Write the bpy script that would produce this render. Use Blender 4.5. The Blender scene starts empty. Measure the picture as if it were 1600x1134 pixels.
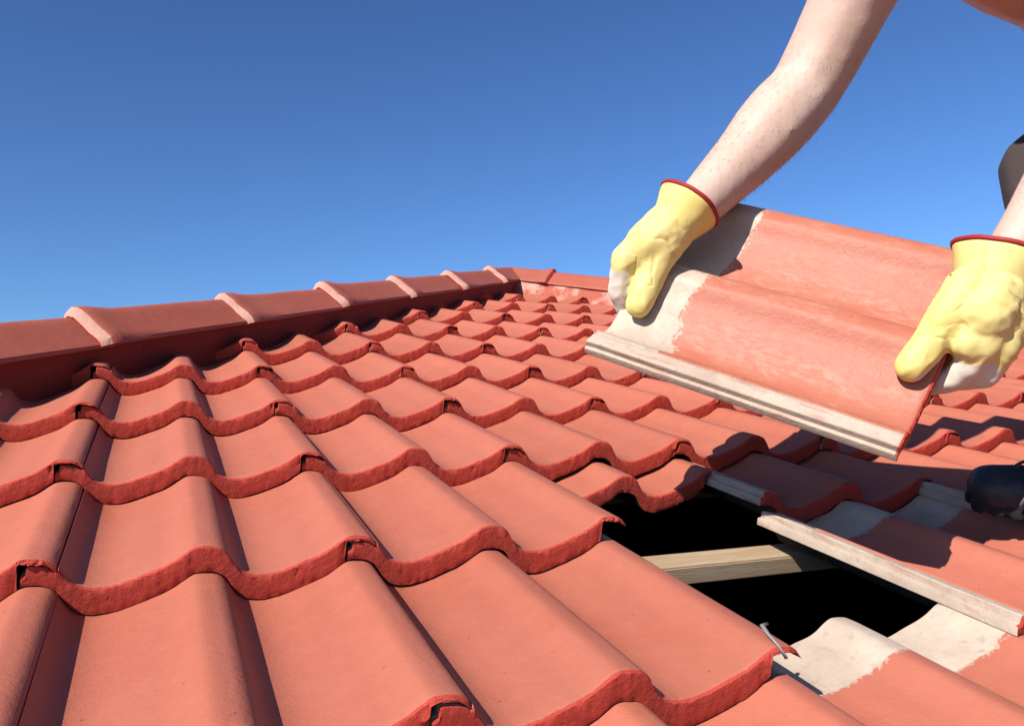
import bpy, bmesh, math, random
from mathutils import Matrix, Vector, noise
random.seed(7)
C = bpy.context.scene.collection
R = math.radians

# ------------------------------------------------------------------ frame of the roof slope
# x runs along the courses, y runs up the slope, z is the slope normal (0 = tops of the tile fronts)
PITCH = R(17); HGT = 3.47
M = Matrix.Translation((0, 0, HGT)) @ Matrix.Rotation(PITCH, 4, 'X')
def MV(v): return M @ Vector(v)
GAUGE = .3082; ROLL = .15; TL = .40; TILT = .091

# ------------------------------------------------------------------ camera, sky, sun, exposure
cd = bpy.data.cameras.new('camera'); cam = bpy.data.objects.new('camera', cd); C.objects.link(cam)
cd.sensor_width = 36; cd.lens = 36 * 1346.96 / 1600; cd.clip_start = .02; cd.clip_end = 3000
right = Vector((.9249925, -.37205021, .0772497)); down = Vector((.00487904, -.1916508, -.98145105)); fwd = Vector((.37995403, .90821177, -.17546031))
cm = Matrix((right, -down, -fwd)).transposed().to_4x4()
cm.translation = (-.49896, -.53599, .34864)
cam.matrix_world = M @ cm
bpy.context.scene.camera = cam

SUN = Vector((-.665, -.20, .72)).normalized()
sunw = (M.to_3x3() @ SUN).normalized()
w = bpy.data.worlds.new('World'); bpy.context.scene.world = w; w.use_nodes = True
nt = w.node_tree; nt.nodes.clear()
sky = nt.nodes.new('ShaderNodeTexSky'); sky.sky_type = 'NISHITA'; sky.sun_disc = False
sky.sun_elevation = math.asin(sunw.z); sky.sun_rotation = math.atan2(sunw.x, sunw.y)
sky.air_density = 1.0; sky.dust_density = .7; sky.ozone_density = 7.8; sky.altitude = 100
bg = nt.nodes.new('ShaderNodeBackground'); bg.inputs['Strength'].default_value = .054
wo = nt.nodes.new('ShaderNodeOutputWorld')
gm = nt.nodes.new('ShaderNodeGamma'); gm.inputs[1].default_value = 1.3
nt.links.new(sky.outputs[0], gm.inputs[0]); nt.links.new(gm.outputs[0], bg.inputs[0]); nt.links.new(bg.outputs[0], wo.inputs[0])
sl = bpy.data.lights.new('sun', 'SUN'); sl.energy = 5.0; sl.angle = R(.5); sl.color = (1, .95, .88)
so = bpy.data.objects.new('sun', sl); C.objects.link(so)
so.rotation_euler = sunw.to_track_quat('Z', 'Y').to_euler(); so.location = (0, 0, 30)
vs = bpy.context.scene.view_settings
vs.view_transform = 'Standard'; vs.look = 'None'; vs.gamma = 1; vs.use_curve_mapping = False; vs.exposure = .72

# ------------------------------------------------------------------ materials
ALB = .50                                                  # overall reflectance of the palette below
class NT:
    def __init__(s, name, rough=.6, spec=.4):
        s.m = bpy.data.materials.new(name); s.m.use_nodes = True
        s.t = s.m.node_tree; s.b = s.t.nodes['Principled BSDF']
        s.b.inputs['Roughness'].default_value = rough; s.b.inputs['Specular IOR Level'].default_value = spec
        s.tc = s.t.nodes.new('ShaderNodeTexCoord'); s.co = s.tc.outputs['Object']
    def n(s, t, **k):
        o = s.t.nodes.new(t)
        for a, v in k.items(): setattr(o, a, v)
        return o
    def l(s, a, b): s.t.links.new(a, b)
    def math(s, op, a, b=None, clamp=False):
        o = s.n('ShaderNodeMath', operation=op, use_clamp=clamp)
        for i, v in enumerate((a, b)):
            if v is None: continue
            if isinstance(v, (int, float)): o.inputs[i].default_value = v
            else: s.l(v, o.inputs[i])
        return o.outputs[0]
    def noise(s, scale, detail=4, rough=.55, co=None, dist=0):
        o = s.n('ShaderNodeTexNoise'); o.inputs['Scale'].default_value = scale; o.inputs['Detail'].default_value = detail
        o.inputs['Roughness'].default_value = rough; o.inputs['Distortion'].default_value = dist
        s.l(co or s.co, o.inputs['Vector']); return o.outputs['Fac']
    def ramp(s, f, a, b, lo=0., hi=1.):
        o = s.n('ShaderNodeMapRange'); o.clamp = True
        for i, v in enumerate((a, b, lo, hi)): o.inputs[i + 1].default_value = v
        s.l(f, o.inputs[0]); return o.outputs[0]
    def mix(s, f, a, b, mode='MIX'):
        o = s.n('ShaderNodeMix', data_type='RGBA', blend_type=mode)
        if isinstance(f, (int, float)): o.inputs[0].default_value = f
        else: s.l(f, o.inputs[0])
        for i, v in ((6, a), (7, b)):
            if isinstance(v, tuple): o.inputs[i].default_value = (*[q * ALB for q in v], 1)
            else: s.l(v, o.inputs[i])
        return o.outputs[2]
    def map(s, scale, co=None):
        o = s.n('ShaderNodeMapping'); o.inputs['Scale'].default_value = scale; s.l(co or s.co, o.inputs[0]); return o.outputs[0]
    def bump(s, f, strength, dist, prev=None):
        o = s.n('ShaderNodeBump'); o.inputs['Strength'].default_value = strength; o.inputs['Distance'].default_value = dist
        s.l(f, o.inputs['Height'])
        if prev is not None: s.l(prev, o.inputs['Normal'])
        return o.outputs[0]
    def color(s, c):
        if isinstance(c, tuple): s.b.inputs['Base Color'].default_value = (*[q * ALB for q in c], 1)
        else: s.l(c, s.b.inputs['Base Color'])
    def rough(s, f): s.l(f, s.b.inputs['Roughness'])
    def normal(s, nn): s.l(nn, s.b.inputs['Normal'])
    def randco(s):
        oi = s.n('ShaderNodeObjectInfo'); v = s.n('ShaderNodeVectorMath', operation='SCALE')
        v.inputs[0].default_value = (37, 53, 71); s.l(oi.outputs['Random'], v.inputs['Scale'])
        a = s.n('ShaderNodeVectorMath', operation='ADD'); s.l(s.co, a.inputs[0]); s.l(v.outputs[0], a.inputs[1])
        s.rnd = oi.outputs['Random']; return a.outputs[0]

PAINT = (.70, .215, .134); PAINT_D = (.67, .19, .114); CEM = (.58, .50, .41)
def cement_color(s, co):
    a = s.noise(14, 5, .6, co); b = s.noise(90, 4, .6, co)
    c = s.mix(s.ramp(a, .35, .68), (.86, .69, .53), (.68, .52, .40))
    c = s.mix(s.ramp(b, .55, .75, 0, .45), c, (.36, .29, .24))
    p = s.noise(9, 3, .6, co)
    return s.mix(s.ramp(p, .56, .70, 0, .4), c, (.60, .36, .27))
def mat_paint(name, head=True, worn=0., base=PAINT, dark=PAINT_D):
    s = NT(name, .62, .22); co = s.randco()
    big = s.noise(5, 3, .5, co); mid = s.noise(38, 4, .6, co); fine = s.noise(420, 3, .6, co)
    c = s.mix(s.ramp(big, .3, .7), base, dark)
    c = s.mix(s.ramp(mid, .45, .8, 0, .3), c, tuple(min(1, v * 1.18 + .02) for v in base))
    hs = s.n('ShaderNodeHueSaturation'); s.l(c, hs.inputs['Color']); s.l(s.ramp(s.rnd, 0, 1, .93, 1.07), hs.inputs['Value']); c = hs.outputs[0]
    spk = s.noise(120, 2, .5, co)
    c = s.mix(s.ramp(spk, .735, .77, 0, .55), c, (.22, .045, .035))
    if worn:
        st = s.noise(26, 6, .7, s.map((1.0, .28, 1.0), co)); st2 = s.noise(170, 4, .7, s.map((1, .4, 1), co))
        f = s.math('MULTIPLY', s.ramp(st, .45, .68), s.ramp(st2, .42, .60, .15, 1))
        c = s.mix(s.math('MULTIPLY', f, worn), c, (.86, .47, .34))
        s.rough(s.ramp(st, .4, .7, .42, .62))
    bn = s.bump(fine, .25, .0012)
    bn = s.bump(s.noise(60, 3, .5, co), .22, .003, bn)
    if head:
        sep = s.n('ShaderNodeSeparateXYZ'); s.l(s.co, sep.inputs[0])
        e = s.noise(55, 5, .7, co); e2 = s.noise(11, 2, .5, co)
        y = s.math('ADD', sep.outputs[1], s.math('MULTIPLY', s.math('SUBTRACT', e, .5), .018))
        y = s.math('ADD', y, s.math('MULTIPLY', s.math('SUBTRACT', e2, .5), .085 if worn else .012))
        k = s.ramp(y, .308, .3095) if worn else s.ramp(y, .3145, .317)
        fr = s.ramp(y, .300, .3085) if worn else s.ramp(y, .3115, .316)                       # crusty pale lip of paint along the old overlap
        c = s.mix(s.math('MULTIPLY', s.ramp(s.noise(220, 2, .5, co), .50, .58), s.math('SUBTRACT', fr, k, True)), c, (.74, .58, .48))
        c = s.mix(k, c, cement_color(s, co))
        bn = s.bump(s.noise(160, 5, .7, co), .35, .002, bn)
    s.color(c); s.normal(bn); return s.m
def mat_butt(name, base=(.78, .092, .058)):
    s = NT(name, .75, .25); co = s.randco()
    a = s.noise(55, 5, .7, co); v = s.n('ShaderNodeTexVoronoi'); v.inputs['Scale'].default_value = 210; s.l(co, v.inputs['Vector'])
    c = s.mix(s.ramp(a, .35, .7), base, tuple(x * .85 for x in base))
    c = s.mix(s.ramp(s.noise(95, 3, .6, co), .66, .73, 0, .6), c, (.16, .03, .025))
    c = s.mix(s.ramp(s.noise(140, 3, .6, co), .66, .72, 0, .5), c, (.62, .25, .18))
    c = s.mix(s.ramp(s.noise(520, 3, .7, co), .42, .62, 0, .35), c, tuple(x * .6 for x in base)); bn = s.bump(s.noise(700, 3, .7, co), .5, .0008); bn = s.bump(s.noise(190, 6, .75, co), .6, .0022, bn); bn = s.bump(v.outputs['Distance'], .3, .001, bn)
    s.color(c); s.normal(bn); return s.m
def mat_cement(name):
    s = NT(name, .9, .2); co = s.randco(); c = cement_color(s, co)
    st = s.noise(30, 4, .6, s.map((3, .3, 3), co)); c = s.mix(s.ramp(st, .55, .7, 0, .6), c, (.55, .19, .13))
    s.color(c); s.normal(s.bump(s.noise(180, 5, .7, co), .6, .002)); return s.m
def mat_under(name):
    s = NT(name, .95, .1); a = s.noise(20, 4); s.color(s.mix(a, (.10, .085, .075), (.06, .05, .045))); s.normal(s.bump(s.noise(120, 4), .4, .002)); return s.m
def mat_simple(name, c1, c2, scale=8, rough=.8, bs=.3, bd=.003, bscale=90, spec=.3):
    s = NT(name, rough, spec); s.color(s.mix(s.noise(scale, 5, .6), c1, c2)); s.normal(s.bump(s.noise(bscale, 4, .6), bs, bd)); return s.m
def mat_wood(name):
    s = NT(name, .75, .25); co = s.map((4, 60, 60)); n1 = s.noise(1.6, 5, .6, co, .6); n2 = s.noise(9, 3, .5, co)
    c = s.mix(s.ramp(n1, .3, .7), (.74, .56, .38), (.60, .40, .22)); c = s.mix(s.ramp(n2, .5, .75, 0, .4), c, (.34, .19, .08))
    s.color(c); s.normal(s.bump(n2, .3, .001)); return s.m
def mat_skin(name):
    s = NT(name, .5, .35); a = s.noise(9, 4, .55); b = s.noise(55, 4, .6); f = s.noise(700, 3, .6)
    c = s.mix(s.ramp(a, .3, .7), (1.0, .73, .58), (.92, .59, .46)); c = s.mix(s.ramp(b, .55, .8, 0, .35), c, (.82, .45, .36))
    s.color(c); s.b.inputs['Subsurface Weight'].default_value = .08; s.b.inputs['Subsurface Radius'].default_value = (.01, .004, .002); s.b.inputs['Subsurface Scale'].default_value = .6
    c = s.mix(s.ramp(s.noise(260, 3, .6), .55, .75, 0, .25), c, (.74, .38, .29)); s.color(c)
    s.normal(s.bump(s.noise(70, 4, .6), .25, .0025, s.bump(f, .4, .0008))); return s.m
def mat_glove(name):
    s = NT(name, .62, .3); a = s.noise(12, 4, .55); b = s.noise(60, 4, .6)
    c = s.mix(s.ramp(a, .35, .7), (1.25, 1.04, .40), (1.2, .94, .28)); c = s.mix(s.ramp(b, .58, .8, 0, .35), c, (1.1, .80, .20))
    wv = s.noise(24, 3, .5, None, 1.2)
    cv = s.noise(1.0, .6, .4, s.map((34, 15, 17)), .35); cv2 = s.noise(1.0, .6, .4, s.map((13, 30, 24)), .35)
    def ridge(f, wd): return s.ramp(s.math('ABSOLUTE', s.math('SUBTRACT', f, .5)), 0, wd, 1, 0)
    k1 = s.math('MULTIPLY', ridge(cv, .06), s.ramp(s.noise(26, 1, .5), .50, .64)); k2 = s.math('MULTIPLY', ridge(cv2, .05), s.ramp(s.noise(21, 1, .5), .52, .66))
    kk = s.math('MAXIMUM', k1, k2); c = s.mix(s.math('MULTIPLY', kk, .18), c, (.95, .62, .12))
    s.color(c); s.normal(s.bump(s.math('MULTIPLY', kk, -1), .55, .0032, s.bump(wv, .08, .006, s.bump(s.noise(500, 3, .6), .35, .0006)))); return s.m

def mat_bed(name):
    s = NT(name, .85, .2); c = s.mix(s.ramp(s.noise(5, 4, .65), .47, .56), (.66, .17, .11), (.92, .50, .38))
    c = s.mix(s.ramp(s.noise(30, 4, .65), .52, .66, 0, .7), c, (.60, .13, .085)); s.color(c); s.normal(s.bump(s.noise(60, 5, .7), .8, .006)); return s.m
def mat_boot(name):
    s = NT(name, .55, .4); c = s.mix(s.ramp(s.noise(30, 5, .65), .35, .7), (.020, .024, .034), (.050, .056, .070))
    sc = s.math('MULTIPLY', s.ramp(s.noise(55, 6, .75, s.map((1.6, 1.6, 5)), .8), .61, .67), s.ramp(s.noise(16, 2, .5), .5, .6))
    c = s.mix(s.math('MULTIPLY', sc, .45), c, (.42, .42, .45)); s.color(c)
    s.normal(s.bump(s.noise(110, 5, .7), .5, .002)); return s.m
PNT = mat_paint('painted tile face'); WORN = mat_paint('worn painted tile face', True, .75, (.70, .235, .145), (.66, .20, .12))
PNT_PLAIN = mat_paint('painted cap face', False, 0, (.64, .175, .112), (.58, .14, .088)); BUTT = mat_butt('rough painted tile edge'); CEMENT = mat_cement('bare cement')
MORT = mat_simple('worn sunlit mortar', (.96, .56, .44), (.80, .37, .27), 22, .85, .5, .003)  # worn mortar on collar bevels, lightened in colour to carry their sunlit band
UNDER = mat_under('shade darkened tile underside'); WOOD = mat_wood('pine batten wood')  # tile undersides coloured darker than their cement, attic darkness put into the colour
DARKWOOD = mat_simple('shade darkened rafter wood', (.07, .045, .03), (.04, .028, .02), 9)  # rafter timber coloured near black so the opening stays dark
ATTIC_BLACK = mat_simple('shade black attic lining', (.03, .027, .025), (.02, .018, .016), 6)  # near-black colour stands in for the darkness inside the attic
RENDER = mat_simple('wall render', (.55, .50, .43), (.48, .43, .37), 3)
GRASS = mat_simple('lawn grass', (.06, .09, .03), (.09, .11, .04), .8, .95, .6, .05, 12)
SKIN = mat_skin('skin'); GLOVE = mat_glove('yellow glove leather'); TRIM = mat_simple('red glove trim', (.55, .035, .03), (.46, .025, .022), 60, .6, .3, .001, 300)
COTTON = mat_simple('white glove cotton', (1.25, 1.10, .92), (1.05, .90, .74), 60, .9, .4, .001, 600)
CLOTH = mat_simple('grey brown trouser cloth', (.115, .085, .08), (.08, .06, .058), 12, .95, .4, .002, 500)
BOOTM = mat_boot('dark blue grey boot leather')
SOLE = mat_simple('black boot sole', (.012, .012, .014), (.02, .02, .022), 40, .8)
SCUFF = mat_simple('pale boot scuff', (.45, .45, .46), (.3, .3, .32), 80, .8)
SEAM = mat_simple('grey boot seam', (.20, .20, .22), (.12, .12, .14), 80, .8)
HAIR = mat_simple('brown hair', (.05, .03, .018), (.03, .02, .012), 60, .6)
ARMHAIR = mat_simple('light brown arm hair', (.34, .22, .13), (.26, .16, .09), 60, .6)
WIRE = mat_simple('pale galvanised strap', (.50, .48, .47), (.32, .30, .30), 70, .5)

# ------------------------------------------------------------------ helpers
def link(name, me, mw=None, parent=None, label=None):
    o = bpy.data.objects.new(name, me); C.objects.link(o)
    if parent is not None:
        o.parent = parent
    if mw is not None: o.matrix_world = mw
    if parent is not None and mw is not None:
        o.matrix_parent_inverse = Matrix(); o.matrix_basis = parent.matrix_world.inverted() @ mw
    if label: o['label'] = label
    return o
def tag(o, label, cat, group=None):
    o['label'] = label; o['category'] = cat
    if group: o['group'] = group
def mesh(name, v, f, mats, mi=None, smooth=True):
    me = bpy.data.meshes.new(name); me.from_pydata([tuple(a) for a in v], [], f)
    for m in mats: me.materials.append(m)
    if mi: me.polygons.foreach_set('material_index', mi)
    me.polygons.foreach_set('use_smooth', [smooth] * len(me.polygons)); me.update(); return me
def box_me(name, c, s, mat, bev=.002, rot=None):
    bm = bmesh.new(); bmesh.ops.create_cube(bm, size=1); bmesh.ops.scale(bm, vec=s, verts=bm.verts)
    if bev: bmesh.ops.bevel(bm, geom=bm.edges[:], offset=bev, segments=2, affect='EDGES')
    if rot: bmesh.ops.rotate(bm, cent=(0, 0, 0), matrix=rot, verts=bm.verts)
    bmesh.ops.translate(bm, vec=c, verts=bm.verts)
    me = bpy.data.meshes.new(name); bm.to_mesh(me); bm.free(); me.materials.append(mat); return me

PR = [(-.10, .0002), (-.06, .0012), (0, .0004), (.05, -.0015), (.10, -.0070), (.135, -.0155), (.175, -.0245), (.225, -.0300), (.28, -.0326), (.34, -.0334), (.40, -.0326), (.47, -.0303),
      (.55, -.0262), (.64, -.0212), (.72, -.0166), (.79, -.0108), (.85, -.0043), (.90, .0002), (.94, .0012), (1.0, .0004), (1.05, -.0015)]
def prof(s):
    s = s - math.floor(s)
    for i in range(1, len(PR)):
        if PR[i][0] >= s and i + 1 < len(PR):
            a, b, c, d = PR[max(i - 2, 0)], PR[i - 1], PR[i], PR[i + 1]
            t = (s - b[0]) / (c[0] - b[0]); h = c[0] - b[0]
            m1 = (c[1] - a[1]) / (c[0] - a[0] + 1e-9) * h; m2 = (d[1] - b[1]) / (d[0] - b[0]) * h
            return (2*t**3 - 3*t**2 + 1) * b[1] + (t**3 - 2*t**2 + t) * m1 + (-2*t**3 + 3*t**2) * c[1] + (t**3 - t**2) * m2
    return PR[-1][1]
def pz(x): return prof(x / ROLL)
TH = .0265
def tile_columns():
    cols = []                                             # (x, top, bottom, kind)  kind 0 strip, 1 face
    for x, d in ((-.0145, .0170), (-.0140, .0160), (-.0100, .0156), (-.0092, .0082), (-.0080, .0070), (-.0010, .0070), (.0030, .0076), (.0060, .0070), (.0130, .0067), (.0146, .0064)):
        cols.append((x, pz(x) - d, pz(x) - TH, 0))
    x = .0170; cols.append((x - .0010, pz(x) - .0022, pz(x) - TH, 0)); cols.append((x, pz(x), pz(x) - TH, 1))
    n = 96; x0, x1 = .0185, .2830
    for i in range(n + 1):
        x = x0 + (x1 - x0) * i / n; cols.append((x, pz(x), pz(x) - TH, 1))
    cols.append((.2835, pz(.2835), pz(.2835) - .0060, 1))
    for i in range(9):
        x = .2850 + (.3152 - .2850) * i / 8; cols.append((x, pz(x) - (.0010 if i == 8 else 0), pz(x) - .0060 + (.001 if i == 8 else 0), 1))
    return cols
COLS = tile_columns()
YS = [0, .0025, .007, .02, .06, .12, .18, .24, .30, .33, .36, .385, .396, TL]
def tile_mesh(name, seed, mats, coarse=False):
    """local: x across (0 = left joint crest), y up the tile from its front edge, z normal; tilts down towards its head"""
    V = []; F = []; MI = []; nc = len(COLS); S = Vector((seed * 13.7, seed * 7.1, seed * 3.3))
    def nz(x, y, z, sc): return noise.noise(Vector((x, y, z)) * sc + S)
    rows = []
    for y in YS:                                          # top skin
        r = []
        for x, zt, zb, k in COLS:
            z = zt
            if y == 0: z -= .0020 + .0022 * max(0, nz(x, 0, 1, 330)) if k else .001
            elif y == .0025: z -= .0003 + .0022 * max(0, nz(x, 0, 2, 420) - .1) if k else 0
            if y > .39: z -= .0012 * (y - .39) / .01
            yy = y + (.0009 * nz(x, 0, 5, 140) + .0012 * nz(x, 3, 5, 420) if y < .001 else 0) + (.0022 * nz(x, 0, 9, 45) if y > .395 else 0)
            joint = x > .2832
            if y == 0 and joint: yy += .004 * nz(x, 2, 5, 330); z -= .0020 * abs(nz(x, 2, 7, 380))
            r.append(len(V)); V.append((x, yy, z - TILT * y + .0006 * nz(x, y, 0, 18)))
        rows.append(r)
    for a, b, y in zip(rows, rows[1:], YS):
        for i in range(nc - 1):
            F.append((a[i], a[i + 1], b[i + 1], b[i]))
            MI.append(1 if y < .002 else (0 if COLS[i][0] > .0125 else 2))
    bot = []                                              # underside
    for y in (0, .01, TL):
        r = []
        for x, zt, zb, k in COLS:
            j = .004 * abs(nz(x, 2, 8, 300)) if (x > .2832 and y < .005) else 0
            r.append(len(V)); V.append((x, y + (.0015 * nz(x, 9, 5, 120) if y == 0 else 0), min(zb + j, zt - .003) - TILT * y))
        bot.append(r)
    for a, b in zip(bot, bot[1:]):
        for i in range(nc - 1): F.append((a[i], b[i], b[i + 1], a[i + 1])); MI.append(3)
    prev = rows[0]; NB = 5                                # front edge, rough
    for q in range(1, NB + 1):
        cur = bot[0] if q == NB else []
        if q < NB:
            for i, (x, zt, zb, k) in enumerate(COLS):
                t = q / NB; a = V[rows[0][i]]; b = V[bot[0][i]]
                d = .0006 * nz(x, q, 5, 300) + .0004 * nz(x * 1., q * .02, 8, 60) + (.004 * nz(x, q * .01, 6, 260) if x > .28 else 0)
                pit = nz(x, q * .006, 11, 110)
                if pit > .62: d += .004 * (pit - .62) * 2
                cur.append(len(V)); V.append((x, a[1] * (1 - t) ** 4 + b[1] * t ** 3 + d - .0008, a[2] * (1 - t) + b[2] * t))
        for i in range(nc - 1):
            F.append((cur[i], cur[i + 1], prev[i + 1], prev[i])); MI.append(1)
        prev = cur
    h0, h1 = rows[-1], bot[-1]
    for i in range(nc - 1): F.append((h0[i], h0[i + 1], h1[i + 1], h1[i])); MI.append(2)
    for i in (0, nc - 1):                                  # side skins: fan along the length
        t = [r[i] for r in rows]; b = [r[i] for r in bot]
        poly = t + b[::-1]
        F.append(tuple(poly if i == 0 else poly[::-1])); MI.append(2 if i == 0 else 1)
    me = mesh(name, V, F, mats, MI)
    me.set_sharp_from_angle(angle=R(38))
    return me

# ------------------------------------------------------------------ ground and house
def sheet(name, s, z, mat):
    me = mesh(name, [(-s, -s, z), (s, -s, z), (s, s, z), (-s, s, z)], [(0, 1, 2, 3)], [mat]); return me
g = link('ground', sheet('ground', 900, 0, GRASS)); g['kind'] = 'structure'

APX = Vector((1.03, 3.227, 0)); YE = -1.25
house = bpy.data.objects.new('house', None); C.objects.link(house)
aw = MV(APX); ew = MV((0, YE, 0)); KH = 1.1223; HALF = (APX.y - YE) / KH; RUN = aw.y - ew.y; RISE = aw.z - ew.z
house.location = (aw.x, aw.y, 0); bpy.context.view_layer.update()
tag(house, 'hipped house roof of red concrete tiles with capped hips and an open gap', 'house')
LEN = 6.0
z0 = ew.z - .16
x0, x1, ya, yb = aw.x - HALF, aw.x + HALF, ew.y, aw.y + LEN + RUN
link('ceiling', box_me('ceiling', ((x0 + x1) / 2, (ya + yb) / 2, z0 - .05), (x1 - x0 - .1, yb - ya - .1, .06), ATTIC_BLACK, 0), Matrix(), house)
for c, s in ((((x0 + x1) / 2, ya, z0 + .03), (x1 - x0, .03, .22)), (((x0 + x1) / 2, yb, z0 + .03), (x1 - x0, .03, .22)), ((x0, (ya + yb) / 2, z0 + .03), (.03, yb - ya - .04, .22)), ((x1, (ya + yb) / 2, z0 + .03), (.03, yb - ya - .04, .22))):
    link('fascia', box_me('fascia', c, s, RENDER, .003), Matrix(), house)
for c, s in ((((x0 + x1) / 2, ya + .5, z0 / 2 - .04), (x1 - x0 - 1, .2, z0 - .1)), (((x0 + x1) / 2, yb - .5, z0 / 2 - .04), (x1 - x0 - 1, .2, z0 - .1)), ((x0 + .5, (ya + yb) / 2, z0 / 2 - .04), (.2, yb - ya - 1.3, z0 - .1)), ((x1 - .5, (ya + yb) / 2, z0 / 2 - .04), (.2, yb - ya - 1.3, z0 - .1))):
    link('wall', box_me('wall', c, s, RENDER, .004), Matrix(), house)

# the slopes that fall away behind the hips and the ridge: tiled sheets, joined (the photograph never shows their tiles)
def slope_sheet(name, org, along, up, tot, length_at):
    """org: lower left corner; rows of waved tiles climbing by the gauge, clipped to the hip lines"""
    nrm = along.cross(up).normalized(); V = []; F = []
    nrow = 16
    for k in range(nrow):
        va, vb = k * GAUGE, min((k + 1) * GAUGE, tot)
        if va >= tot: break
        n = 260
        base = len(V)
        for vv, dz in ((va, -.026), (va, 0.), (vb, -TILT * (vb - va))):
            a, b = length_at(vv / tot)
            for i in range(n + 1):
                wv = a + (b - a) * i / n
                V.append(org + along * wv + up * vv + nrm * (pz(wv) + dz))
        for q in (0, 1):
            for i in range(n):
                p = base + q * (n + 1) + i; F.append((p, p + 1, p + n + 2, p + n + 1))
    o = link(name, mesh(name, V, F, [PNT_PLAIN]), Matrix(), house); o['kind'] = 'stuff'
ca, sa = math.cos(PITCH), math.sin(PITCH)
ND = .115 / ca
for q in (((x0, ya), (x0, yb), (aw.x, aw.y + LEN), (aw.x, aw.y)), ((x1, ya), (x1, yb), (aw.x, aw.y + LEN), (aw.x, aw.y)), ((x0, yb), (x1, yb), (aw.x, aw.y + LEN))):
    zs = (ew.z - ND, ew.z - ND, aw.z - ND, aw.z - ND)
    link('attic_light_block', mesh('attic_light_block', [(a, b, zs[i]) for i, (a, b) in enumerate(q)], [tuple(range(len(q)))], [ATTIC_BLACK], None, False), Matrix(), house)  # added sheets that block daylight leaking through the side and rear slopes
TS = math.hypot(HALF, RISE); cs, ss = HALF / TS, RISE / TS; TOT = APX.y - YE
slope_sheet('tile_slope', Vector((x0, yb, ew.z)), Vector((0, -1, 0)), Vector((cs, 0, ss)), TS, lambda t: (RUN * t, LEN + 2 * RUN - RUN * t))
slope_sheet('tile_slope', Vector((x1, ya, ew.z)), Vector((0, 1, 0)), Vector((-cs, 0, ss)), TS, lambda t: (RUN * t, LEN + 2 * RUN - RUN * t))
slope_sheet('tile_slope', Vector((x1, yb, ew.z)), Vector((-1, 0, 0)), Vector((0, -ca, sa)), TOT, lambda t: (HALF * t, 2 * HALF - HALF * t))

# ------------------------------------------------------------------ the tiles of the front slope
TM = [PNT, BUTT, CEMENT, UNDER]
VAR = [tile_mesh('roof_tile', i + 1, TM) for i in range(8)]
K = KH                                   # slope of the hip lines on the roof plane
def hip_in(x, y, off):                                    # positive = inside the capped hips
    nl = math.hypot(1, K)
    return min((K * (x - APX.x) + (APX.y - y)) / nl, (-K * (x - APX.x) + (APX.y - y)) / nl) - off
def cut_mesh(me, mw, j, k):
    """trims a tile along the hip it runs into"""
    bm = bmesh.new(); bm.from_mesh(me); nl = math.hypot(1, K); hit = False
    for sgn in (1, -1):
        n = Vector((-sgn * K / nl, 1 / nl, 0))            # outward
        p = APX - n * .055
        inv = mw.inverted(); ln = inv.to_3x3() @ n; lp = inv @ p
        ds = [(v.co - lp).dot(ln) for v in bm.verts]
        if not ds or max(ds) < 0: continue
        hit = True
        bmesh.ops.bisect_plane(bm, geom=bm.verts[:] + bm.edges[:] + bm.faces[:], plane_co=lp, plane_no=ln, clear_outer=True)
    if not hit: bm.free(); return me
    if not bm.faces: bm.free(); return None
    m2 = bpy.data.meshes.new('roof_tile'); bm.to_mesh(m2); bm.free()
    for m in me.materials: m2.materials.append(m)
    m2.set_sharp_from_angle(angle=R(38)); return m2
n_t = 0
for k in range(-4, 11):
    for j in range(-16, 18):
        x = j * 2 * ROLL; y = k * GAUGE
        if (j, k) == (0, 0): continue                      # the tile in the worker's hands left this gap
        lift = Vector((0, 0, 0)); lab = None
        if (j, k) == (0, 1): lift = Vector((0, .222, -.222 * TILT - .006)); lab = 'tile pushed up under the course above, over the open gap'
        if (j, k) == (1, 1): lift = Vector((.004, .093, -.093 * TILT - .003)); lab = 'shaded tile pushed part way up beside the open gap'
        if max(hip_in(x + a, y + b, .055) for a in (0, .3) for b in (0, .4)) < 0: continue
        rz = random.gauss(0, .002)
        mw = Matrix.Translation(Vector((x + random.gauss(0, .0012), y + random.gauss(0, .0018), random.gauss(0, .0006))) + lift) @ Matrix.Rotation(rz, 4, 'Z') @ Matrix.Rotation(random.gauss(0, .0012), 4, 'X')
        me = cut_mesh(VAR[(j * 3 + k * 5 + (j * k) % 3) % 8], mw, j, k)
        if me is None: continue
        link('roof_tile', me, M @ mw, house, lab); n_t += 1
print('tiles', n_t)

# ------------------------------------------------------------------ battens and rafters under them
for k in range(-3, 10):
    y = k * GAUGE + .387
    xl = APX.x - (APX.y - y) / K + .10; xr = 2 * APX.x - xl
    if xr - xl < .3: continue
    link('batten', box_me('batten', ((xl + xr) / 2, y, -.1125), (xr - xl, .045, .026), WOOD, .002), M, house)
for x in (-1.4, -.8, -.32, 1.0, 1.6, 2.2, 2.8):
    top = APX.y - abs(x - APX.x) * K - .12
    link('rafter', box_me('rafter', (x, (YE + .1 + top) / 2, -.20), (.045, top - YE - .1, .12), DARKWOOD, .002), M, house)

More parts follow.
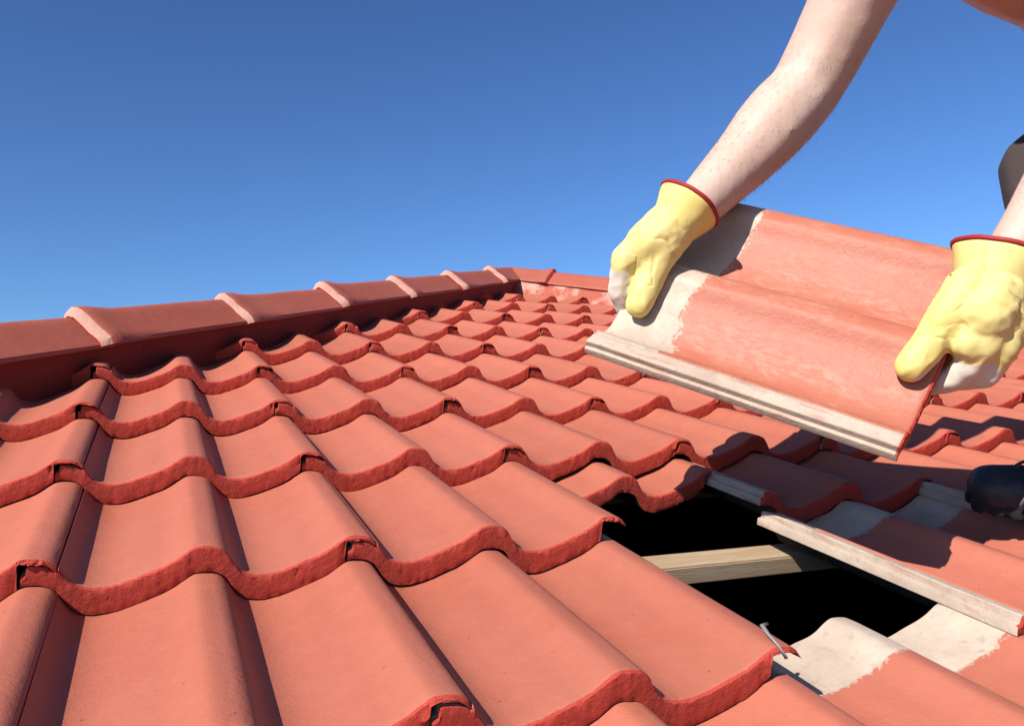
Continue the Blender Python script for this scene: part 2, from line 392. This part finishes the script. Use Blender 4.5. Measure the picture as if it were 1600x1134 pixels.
# ------------------------------------------------------------------ hip caps on their mortar beds
CP = [(.0655, -.0800), (.0650, -.0720), (.056, -.0610), (.044, -.0470), (.032, -.0325), (.022, -.0205), (.014, -.0115), (.007, -.0055), (0, -.0035)]
CP = CP + [(-a, b) for a, b in CP[-2::-1]]
def cap_mesh(name, seed, collar=None):
    V = []; F = []; MI = []; S = Vector((seed * 5.1, seed * 3.7, 0)); n = len(CP)
    nrm = []
    for i in range(n):
        a = CP[max(i - 1, 0)]; b = CP[min(i + 1, n - 1)]; t = Vector((b[0] - a[0], b[1] - a[1])).normalized(); nrm.append(Vector((t.y, -t.x)) if False else Vector((-t.y, t.x)) * -1)
    st = [(-.018, -.002), (-.013, .004), (-.002, .0135), (.006, .0150), (.028, .0135), (.055, .0080), (.09, .0045), (.16, .0015), (.30, 0), (.47, -.004)]
    rows = []
    for y, o in st:
        r = []
        for i, (a, b) in enumerate(CP):
            q = .0014 * noise.noise(Vector((a * 40, y * 30, b * 40)) + S) + (.0022 * noise.noise(Vector((a * 130, y * 90, b * 130)) + S) if y < .02 else 0)
            p = Vector((a, b)) + nrm[i] * (o + q); r.append(len(V)); V.append((p.x, y + (.003 * noise.noise(Vector((a * 60, 3, b * 60)) + S) if y < 0 else 0), p.y))
        rows.append(r)
    for k, (a, b) in enumerate(zip(rows, rows[1:])):
        for i in range(n - 1): F.append((a[i], b[i], b[i + 1], a[i + 1])); MI.append(1 if k < 2 else 0)
    inn = []
    for y in (-.012, .47):
        r = []
        for i, (a, b) in enumerate(CP):
            p = Vector((a, b)) - nrm[i] * .012; r.append(len(V)); V.append((p.x, y, p.y))
        inn.append(r)
    for i in range(n - 1): F.append((inn[0][i], inn[0][i + 1], inn[1][i + 1], inn[1][i])); MI.append(2)
    for a, b in ((rows[0], inn[0]), (inn[1], rows[-1])):
        for i in range(n - 1): F.append((a[i], a[i + 1], b[i + 1], b[i])); MI.append(2)
    for i in (0, n - 1):
        poly = [r[i] for r in rows] + [inn[1][i], inn[0][i]]; F.append(tuple(poly if i else poly[::-1])); MI.append(0)
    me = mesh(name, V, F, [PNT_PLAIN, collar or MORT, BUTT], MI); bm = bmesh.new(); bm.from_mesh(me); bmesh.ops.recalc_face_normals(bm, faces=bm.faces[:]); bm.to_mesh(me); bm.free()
    me.set_sharp_from_angle(angle=R(32)); return me
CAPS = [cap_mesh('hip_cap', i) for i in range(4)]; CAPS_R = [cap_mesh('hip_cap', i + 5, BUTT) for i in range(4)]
n2 = Vector((-.454, .4045, .7939))   # normal of the left slope in the front slope's frame
BIS = (n2 + Vector((0, 0, 1))).normalized()
def hip_frame(side):
    h = Vector((1, K, 0)).normalized(); N = BIS.copy(); N = (N - h * N.dot(h)).normalized(); X = h.cross(N)
    o = Vector((-.031, 2.037, .083))
    if side < 0:
        h = Vector((-h.x, h.y, h.z)); N = Vector((-N.x, N.y, N.z)); X = h.cross(N); o.x = 2 * APX.x - o.x
    m = Matrix((X, h, N)).transposed().to_4x4(); m.translation = o; return m
HL, HR = hip_frame(1), hip_frame(-1)
for frame, s0, smax, cps in ((HL, -.935 - 11 * .446, 1.45, CAPS), (HR, -.86 - 11 * .446, 1.50, CAPS_R)):
    k = 0; s = s0
    while s < smax:
        rj = Matrix.Rotation(random.gauss(0, .006), 4, 'Z') @ Matrix.Rotation(random.gauss(0, .01), 4, 'Y')
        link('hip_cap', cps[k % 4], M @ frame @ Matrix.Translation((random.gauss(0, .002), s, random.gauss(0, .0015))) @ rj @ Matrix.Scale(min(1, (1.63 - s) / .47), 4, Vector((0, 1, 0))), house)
        s += .446; k += 1
# main ridge beyond the apex
ap = HL @ Vector((0, 1.597, 0)); apw = M @ ap
for k in range(13):
    m = Matrix.Rotation(PI if False else math.pi, 4, 'Z'); m.translation = Vector((apw.x, apw.y + .20 + k * .446, apw.z + .012))
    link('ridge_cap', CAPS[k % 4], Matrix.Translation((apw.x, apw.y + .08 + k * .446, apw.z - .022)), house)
def bed(frame, sgn, mat, out):
    """mortar that fills the space between the caps and the tiles, as a wall on each side"""
    zl = frame.to_3x3().inverted() @ Vector((0, 0, -1)); V = []; F = []; n = 420; L0, L1 = -5.9, 1.53
    for side in (1, -1):
        dn = Vector((zl.x * sgn, 0, zl.z)) if True else None
        dn = Vector((-abs(zl.x) if out is None else out, 0, zl.z))
        base = len(V); m = 8
        for i in range(n + 1):
            y = L0 + (L1 - L0) * i / n
            for q in range(m + 1):
                t = q / m; d = .004 * noise.noise(Vector((y * 14, q * .4, side * 5))) + .0025 * noise.noise(Vector((y * 70, q * 1.3, side * 5)))
                p = Vector((.0600 + d - .006, y, -.066)) + dn * (.15 * t)
                V.append(frame @ Vector((p.x * side, p.y, p.z)))
        for i in range(n):
            for q in range(m):
                a = base + i * (m + 1) + q; f = (a, a + m + 1, a + m + 2, a + 1); F.append(f if side > 0 else f[::-1])
        # closing top strip
    me = mesh('mortar_bed', V, F, [mat]); return me
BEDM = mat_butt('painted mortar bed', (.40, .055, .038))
BEDR = mat_bed('worn painted mortar bed')
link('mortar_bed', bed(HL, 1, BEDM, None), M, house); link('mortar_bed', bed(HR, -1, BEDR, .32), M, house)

# ------------------------------------------------------------------ soft bodies: grown from chains of balls, skinned as one surface
ICO = bmesh.new(); bmesh.ops.create_icosphere(ICO, subdivisions=2, radius=1); ICOV = [v.co.copy() for v in ICO.verts]; ICOF = [tuple(v.index for v in f.verts) for f in ICO.faces]; ICO.free()
def grow(name, chains, voxel, mats, smooth=6, ell=(), factor=.5):
    V = []; F = []
    def ball(c, r, ax=None):
        b = len(V)
        for v in ICOV:
            p = Vector((v.x * r, v.y * r, v.z * r)) if ax is None else ax @ v
            V.append(c + p)
        F.extend(tuple(i + b for i in f) for f in ICOF)
    for ch in chains:
        ch = [(Vector(p), r) for p, r in ch]
        if len(ch) == 1: ball(*ch[0])
        for (a, ra), (b, rb) in zip(ch, ch[1:]):
            n = max(2, int((b - a).length / (min(ra, rb) * .28)) + 1)
            for i in range(n + 1):
                t = i / n; ball(a.lerp(b, t), ra + (rb - ra) * t)
    for c, ax in ell: ball(Vector(c), 1, ax)
    me = bpy.data.meshes.new(name); me.from_pydata([tuple(v) for v in V], [], F)
    o = bpy.data.objects.new('grow', me); C.objects.link(o)
    r = o.modifiers.new('r', 'REMESH'); r.mode = 'VOXEL'; r.voxel_size = voxel; r.use_smooth_shade = True
    s = o.modifiers.new('s', 'SMOOTH'); s.iterations = smooth; s.factor = factor
    dg = bpy.context.evaluated_depsgraph_get(); out = bpy.data.meshes.new_from_object(o.evaluated_get(dg))
    out.name = name; bpy.data.objects.remove(o); bpy.data.meshes.remove(me)
    out.materials.clear()
    for m in mats: out.materials.append(m)
    out.polygons.foreach_set('use_smooth', [True] * len(out.polygons)); return out

def tube(name, pts, r, mat, closed=False, seg=10, flat=None):
    V = []; F = []; n = len(pts)
    for i, p in enumerate(pts):
        a = pts[(i - 1) % n] if closed or i else pts[0]; b = pts[(i + 1) % n] if closed or i < n - 1 else pts[-1]
        tg = (A(b) - A(a)).normalized(); x = tg.cross(A(flat) if flat else A((.31, .52, .79))).normalized(); y = tg.cross(x)
        for k in range(seg):
            t = 2 * math.pi * k / seg; V.append(A(p) + (x * math.cos(t) * (r[0] if isinstance(r, tuple) else r) + y * math.sin(t) * (r[1] if isinstance(r, tuple) else r)))
    for i in range(n if closed else n - 1):
        for k in range(seg): F.append((i * seg + k, i * seg + (k + 1) % seg, ((i + 1) % n) * seg + (k + 1) % seg, ((i + 1) % n) * seg + k))
    if not closed: F.append(tuple(range(seg))[::-1]); F.append(tuple((n - 1) * seg + k for k in range(seg)))
    return mesh(name, V, F, [mat])
# ------------------------------------------------------------------ the held tile
HR3 = Matrix(((.69736525, -.52976597, -.48273153), (.33750741, .83691412, -.43088689), (.63227404, .13756007, .76243476))).to_4x4()
HM = Matrix.Translation((.2390, .1286, .1410)) @ HR3
held = link('roof_tile', tile_mesh('roof_tile', 31, [WORN, BUTT, CEMENT, UNDER]), M @ HM @ Matrix.Rotation(math.atan(TILT), 4, 'X'))
held.name = 'loose_roof_tile'
tag(held, 'loose faded red tile with bare cement end held up between two yellow gloves', 'roof tile')
HI = HM.inverted()
def HT(p): return HM @ Vector(p)                          # from the held tile's frame to the roof frame

# ------------------------------------------------------------------ the worker
A = Vector
arms = [
    [((.177, .482, .367), .0335), ((.203, .492, .386), .0365), ((.230, .503, .407), .0405), ((.282, .522, .448), .0475), ((.318, .528, .486), .0545), ((.345, .532, .515), .0565), ((.380, .534, .552), .0535), ((.402, .525, .610), .0565), ((.421, .509, .681), .0600), ((.432, .484, .746), .0640), ((.450, .452, .812), .0690), ((.60, .40, .83), .085)],
    [((.422, .189, .334), .0310), ((.454, .190, .378), .0350), ((.500, .197, .434), .0430), ((.562, .200, .530), .0430), ((.600, .213, .590), .0480), ((.651, .234, .667), .0540), ((.770, .280, .815), .0690), ((.68, .36, .83), .085)]]
CHEST = [((.516, .443, .788), .074), ((.582, .437, .779), .086), ((.659, .426, .771), .0976), ((.738, .413, .762), .103)]
torso = [CHEST, [((.62, .385, .848), .105), ((.70, .43, .852), .126), ((.86, .445, .812), .131), ((1.0, .45, .73), .125), ((1.15, .435, .64), .135), ((1.25, .43, .60), .14)],
         [((.48, .445, .825), .072), ((.62, .385, .87), .09), ((.75, .30, .825), .072)], [((.80, .36, .845), .10), ((1.2, .35, .60), .11)], [((.78, .52, .84), .10), ((1.2, .50, .60), .11)]]
legs = [[((1.24, .345, .585), .085), ((1.0, .39, .53), .080), ((.82, .415, .482), .062), ((.766, .418, .470), .060), ((.752, .395, .435), .058), ((.735, .36, .40), .055), ((.715, .26, .25), .050), ((.70, .14, .13), .036)],
        [((1.26, .51, .585), .085), ((1.20, .58, .55), .078), ((1.13, .645, .505), .062), ((1.13, .62, .42), .056), ((1.15, .52, .24), .052), ((1.16, .45, .10), .042)]]
head = [[((.585, .365, .875), .055), ((.52, .345, .915), .052)], [((.475, .335, .945), .078), ((.455, .33, .915), .072), ((.425, .322, .880), .050)],
        [((.392, .318, .905), .014), ((.385, .315, .885), .017)], [((.475, .425, .925), .015), ((.470, .425, .905), .014)], [((.475, .25, .925), .015), ((.470, .25, .905), .014)]]
body = grow('person', arms + torso + head + legs, .0065, [SKIN], 10)
base = Vector((.85, .30, 0))
body.transform(Matrix.Translation(-base))
person = link('person', body, M @ Matrix.Translation(base))
tag(person, 'person with bare arms and yellow gloves crouching at right, lifting a loose tile', 'person')
bpy.context.view_layer.update()
def worn(name, me, parent=person, label=None): return link(name, me, M, parent, label)
# facial features that sit in the head (they stay outside the picture)
worn('hair', grow('hair', [[((.485, .337, .962), .080), ((.505, .340, .945), .078), ((.52, .345, .925), .068)]], .006, [HAIR], 4))
for s in (-1, 1): worn('eye', grow('eye', [[((.402, .320 + s * .032, .918), .011)]], .003, [COTTON], 2))
tr = [[(A(p), r + .010) for p, r in l[:-1]] + [(A(l[-1][0]) + A((0, .02, .03)), l[-1][1] + .014)] for l in legs]
tr += [[((1.10, .44, .655), .147), ((1.25, .43, .60), .152), ((1.28, .43, .56), .14)], [((1.16, .36, .61), .122), ((1.22, .35, .59), .12)], [((1.16, .50, .61), .122), ((1.22, .50, .59), .12)]]
worn('trousers', grow('trousers', tr, .007, [CLOTH], 4))
# fine hair on the forearms
hv, hf = [], []
ax = [(Vector((.215, .503, .383)), Vector((.378, .534, .547))), (Vector((.466, .200, .377)), Vector((.562, .200, .530)))]
body_v = [(v.co + base, v.normal.copy()) for v in body.vertices]
rnd = random.Random(3)
for p, n in body_v:
    for a, b in ax:
        d = b - a; t = (p - a).dot(d) / d.length_squared
        if 0 < t < 1.1 and (p - a - d * t).length < .068 and rnd.random() < .8:
            g_ = (n * .55 - d.normalized() * .8 + Vector((rnd.gauss(0, .35), rnd.gauss(0, .35), rnd.gauss(0, .35)))).normalized(); L = rnd.uniform(.007, .015)
            q = p + Vector((rnd.gauss(0, .002), rnd.gauss(0, .002), rnd.gauss(0, .002))) - n * .001; w_ = g_.orthogonal().normalized() * .00014; w2 = g_.cross(w_)
            k = len(hv); hv += [q + w_, q - w_ * .5 + w2 * .87, q - w_ * .5 - w2 * .87, q + g_ * L - n * L * .25]; hf += [(k, k + 1, k + 3), (k + 1, k + 2, k + 3), (k + 2, k, k + 3)]
            break
o = worn('arm_hair', mesh('arm_hair', hv, hf, [ARMHAIR])); o['kind'] = 'stuff'
def boot(toe, heel, lab):
    toe, heel = A(toe), A(heel); d = (heel - toe).normalized(); s = A((-d.y, d.x, 0)); u = A((0, 0, 1)); ank = heel - d * .06 + A((0, .02, .09))
    def P(a, b, c): return toe + d * a + s * b + u * c
    ch = [[(P(.036, -.014, .034), .029), (P(.10, -.020, .038), .030), (P(.20, -.012, .044), .032), (P(.26, 0, .048), .033)],
          [(P(.036, .014, .034), .029), (P(.10, .020, .038), .030), (P(.20, .012, .044), .032), (P(.26, 0, .048), .033)],
          [(P(.040, 0, .037), .031), (P(.10, 0, .046), .030), (P(.15, 0, .066), .034), (P(.21, 0, .10), .044), (ank + A((0, .02, .06)), .052)]]
    me = grow('boot', ch, .004, [BOOTM], 4)
    for v in me.vertices:
        q = v.co - toe; a = q.dot(d)
        n = noise.noise(A(v.co) * 30); m_ = noise.noise(A((a * 75, q.dot(s) * 14, q.z * 14)))
        v.co += v.normal * (.0036 * n + .0040 * (1 - 2.2 * abs(m_)) * max(0, min(1, (a - .055) / .03))) - A((0, 0, .004)) * (1 if abs(a - .062) < .003 else 0)
    b = worn('boot', me, person, lab)
    so_ = [[(P(.030, -.018, .014), .021), (P(.11, -.028, .014), .022), (P(.20, -.016, .014), .022), (P(.27, 0, .014), .026)], [(P(.030, .018, .014), .021), (P(.11, .028, .014), .022), (P(.20, .016, .014), .022), (P(.27, 0, .014), .026)]]
    me = grow('sole', so_, .004, [SOLE], 2)
    for v in me.vertices:
        v.co.z = max(v.co.z, .002); q = v.co - toe
        if v.co.z < .016 and math.sin(q.dot(d) * 2 * math.pi / .022) > .2: v.co.z += .005
    link('sole', me, M, b)
    arc = [P(.078 - .02 * (1 - math.sin(t)), .054 * math.cos(t), .030 + .046 * math.sin(t)) for t in [math.pi * i / 14 for i in range(15)]]
    link('toe_seam', tube('toe_seam', arc, .0022, SEAM), M, b)
    for i in range(5):                                     # laces
        a = .085 + i * .020; zc = .074 + i * .0135
        link('lace', tube('lace', [P(a + .006 * (i % 2), -.022, zc - .012), P(a, -.008, zc + .001), P(a, .008, zc + .001), P(a + .006 * ((i + 1) % 2), .022, zc - .012)], .0022, SCUFF), M, b)
    return b, P
b1, P1 = boot((.512, .268, -.004), (.755, .075, -.004), None)
boot((1.055, .57, -.004), (1.30, .41, -.004), None)

# ------------------------------------------------------------------ gloves (made in the held tile's frame so that they close on it)
def lathe_cuff(p0, p1, r0, r1, n=40, seed=0, t=.0022):
    """open flaring cuff from the wrist p0 to its mouth p1"""
    p0, p1 = A(p0), A(p1); z = (p1 - p0).normalized(); x = z.orthogonal().normalized(); y = z.cross(x); V = []; F = []; m = 8
    for layer in (0, 1):
        for k in range(m + 1):
            f = k / m; rr = r0 + (r1 - r0) * f ** .9 - layer * t
            for i in range(n):
                a = 2 * math.pi * i / n; q = 1 + .035 * math.sin(3 * a + seed) * f + .05 * noise.noise(A((math.cos(a) * 2, math.sin(a) * 2, f * 2 + seed)))
                V.append(p0.lerp(p1, f) + (x * math.cos(a) + y * math.sin(a)) * rr * q)
    for layer in (0, 1):
        for k in range(m):
            for i in range(n):
                a = layer * (m + 1) * n + k * n + i; b = layer * (m + 1) * n + k * n + (i + 1) % n; f = (a, b, b + n, a + n); F.append(f if layer == 0 else f[::-1])
    top = [m * n + i for i in range(n)]; tin = [(m + 1) * n + m * n + i for i in range(n)]
    for i in range(n): j = (i + 1) % n; F.append((top[i], top[j], tin[j], tin[i]))
    ring = [V[i].lerp(V[j], .5) for i, j in zip(top, tin)]
    return V, F, ring, z
def glove(chains, cuff, seed, white):
    me = grow('glove', [[(HT(p), r + (.0008 if seed == 3 else -.0006)) for p, r in ch] for ch in chains], .0024, [GLOVE, COTTON], 26)
    for v in me.vertices:                                  # folds of loose leather
        q_ = HI @ v.co; n = noise.noise(A((q_.x * 20, q_.y * 62, q_.z * 62)) + A((seed, 0, 0))); n2_ = noise.noise(A(v.co) * 95 + A((seed, 5, 0)))
        n3 = noise.noise(A((q_.x * 70, q_.y * 24, q_.z * 24)) + A((seed, 9, 0)))
        fold = max(0, min(1, (q_.x - .150) / .04)) if seed == 9 else max(0, min(1, (q_.x - .150) / .03)) * .5
        cr = noise.noise(A((q_.x * 105, q_.y * 30, q_.z * 30)) + A((seed, 13, 0))); cr = (1 - abs(cr) * 3) if abs(cr) < .33 else 0
        v.co += v.normal * (.0009 * (1 - abs(n) * 2.4) + .0005 * n3 + .0003 * n2_ + .0034 * fold * cr)
    IV = (HM).inverted()
    mi = []
    for p in me.polygons:
        c = IV @ p.center; mi.append(1 if white(c) else 0)
    me.polygons.foreach_set('material_index', mi)
    V, F, ring, z = lathe_cuff(HT(cuff[0]), HT(cuff[1]), cuff[2], cuff[3], seed=seed)
    bm = bmesh.new(); bm.from_mesh(me); vs_ = [bm.verts.new(v) for v in V]
    for f in F:
        q = bm.faces.new([vs_[i] for i in f]); q.smooth = True
    bm.to_mesh(me); bm.free()
    g_ = worn('glove', me)
    link('cuff_trim', tube('cuff_trim', ring, .0031, TRIM, True), M, g_)
    return g_
# hand on the bare head end of the tile
glove([
    [((.200, .366, .052), .0325), ((.180, .376, .046), .0335), ((.150, .392, .036), .0315)],                 # wrist and back of the hand
    [((.190, .364, .048), .027), ((.165, .370, .036), .0255), ((.140, .374, .020), .0215), ((.110, .375, .002), .0190), ((.078, .373, -.009), .0178)],   # thumb along the top
    [((.150, .388, .030), .028), ((.128, .398, .018), .021)],                                              # web of the thumb
    [((.165, .392, .032), .029), ((.116, .411, .030), .0185), ((.094, .412, -.010), .0165), ((.090, .400, -.050), .0150), ((.100, .375, -.060), .0135)],  # index
    [((.175, .392, .020), .028), ((.135, .422, .008), .0185), ((.112, .424, -.034), .0160), ((.108, .405, -.066), .0150), ((.118, .368, -.070), .0135)],
    [((.185, .394, .010), .028), ((.160, .430, -.002), .0180), ((.140, .434, -.040), .0158), ((.136, .405, -.062), .0148), ((.144, .366, -.060), .0132)],
    [((.195, .394, .012), .026), ((.185, .426, -.004), .0165), ((.172, .432, -.036), .0145), ((.168, .405, -.046), .0138), ((.172, .376, -.044), .0125)],
    ], ((.1749, .3737, .0431), (.2203, .3639, .0580), .0290, .0460), 3, lambda c: c.z < .026 and c.y > .396 and c.x < .128)
# hand on the front edge of the tile
glove([
    [((.226, -.018, .034), .0350), ((.205, -.020, .034), .0370), ((.180, -.020, .028), .036)],
    [((.215, -.008, .040), .030), ((.195, .000, .040), .030), ((.165, .010, .030), .0245), ((.130, .020, .008), .0215), ((.103, .028, -.003), .0200)],
    [((.175, -.012, .022), .026), ((.146, -.016, .010), .021)],
    [((.185, -.026, .022), .030), ((.154, -.030, .006), .0205), ((.138, -.024, -.016), .0180), ((.128, -.012, -.036), .0155), ((.126, .012, -.052), .0140)],
    [((.195, -.036, .012), .030), ((.168, -.046, -.006), .0205), ((.150, -.042, -.034), .0168), ((.145, -.014, -.050), .0150), ((.146, .018, -.055), .0135)],
    [((.205, -.040, .006), .029), ((.190, -.048, -.018), .0190), ((.172, -.042, -.044), .0160), ((.166, -.016, -.052), .0148), ((.166, .016, -.052), .0132)],
    [((.216, -.038, .008), .027), ((.212, -.044, -.018), .0175), ((.198, -.042, -.038), .0150), ((.194, -.018, -.046), .0138), ((.196, .008, -.044), .0125)],
    ], ((.210, -.0165, .026), (.2554, -.0151, .0489), .0340, .0525), 9, lambda c: c.z < -.001 and c.x < .146 and c.y < .02)

# ------------------------------------------------------------------ bent strap at the corner of the gap
pts = [(.004, .033, .0035), (-.005, .028, .0055), (-.010, .013, .0055), (-.010, -.001, .002), (-.005, -.007, -.007)]
strap = link('tie_strap', tube('tie_strap', [Vector(p) for p in pts], (.0021, .0012), WIRE), M)
tag(strap, 'bent pale metal strap curling out at the near corner of the roof gap', 'strap')
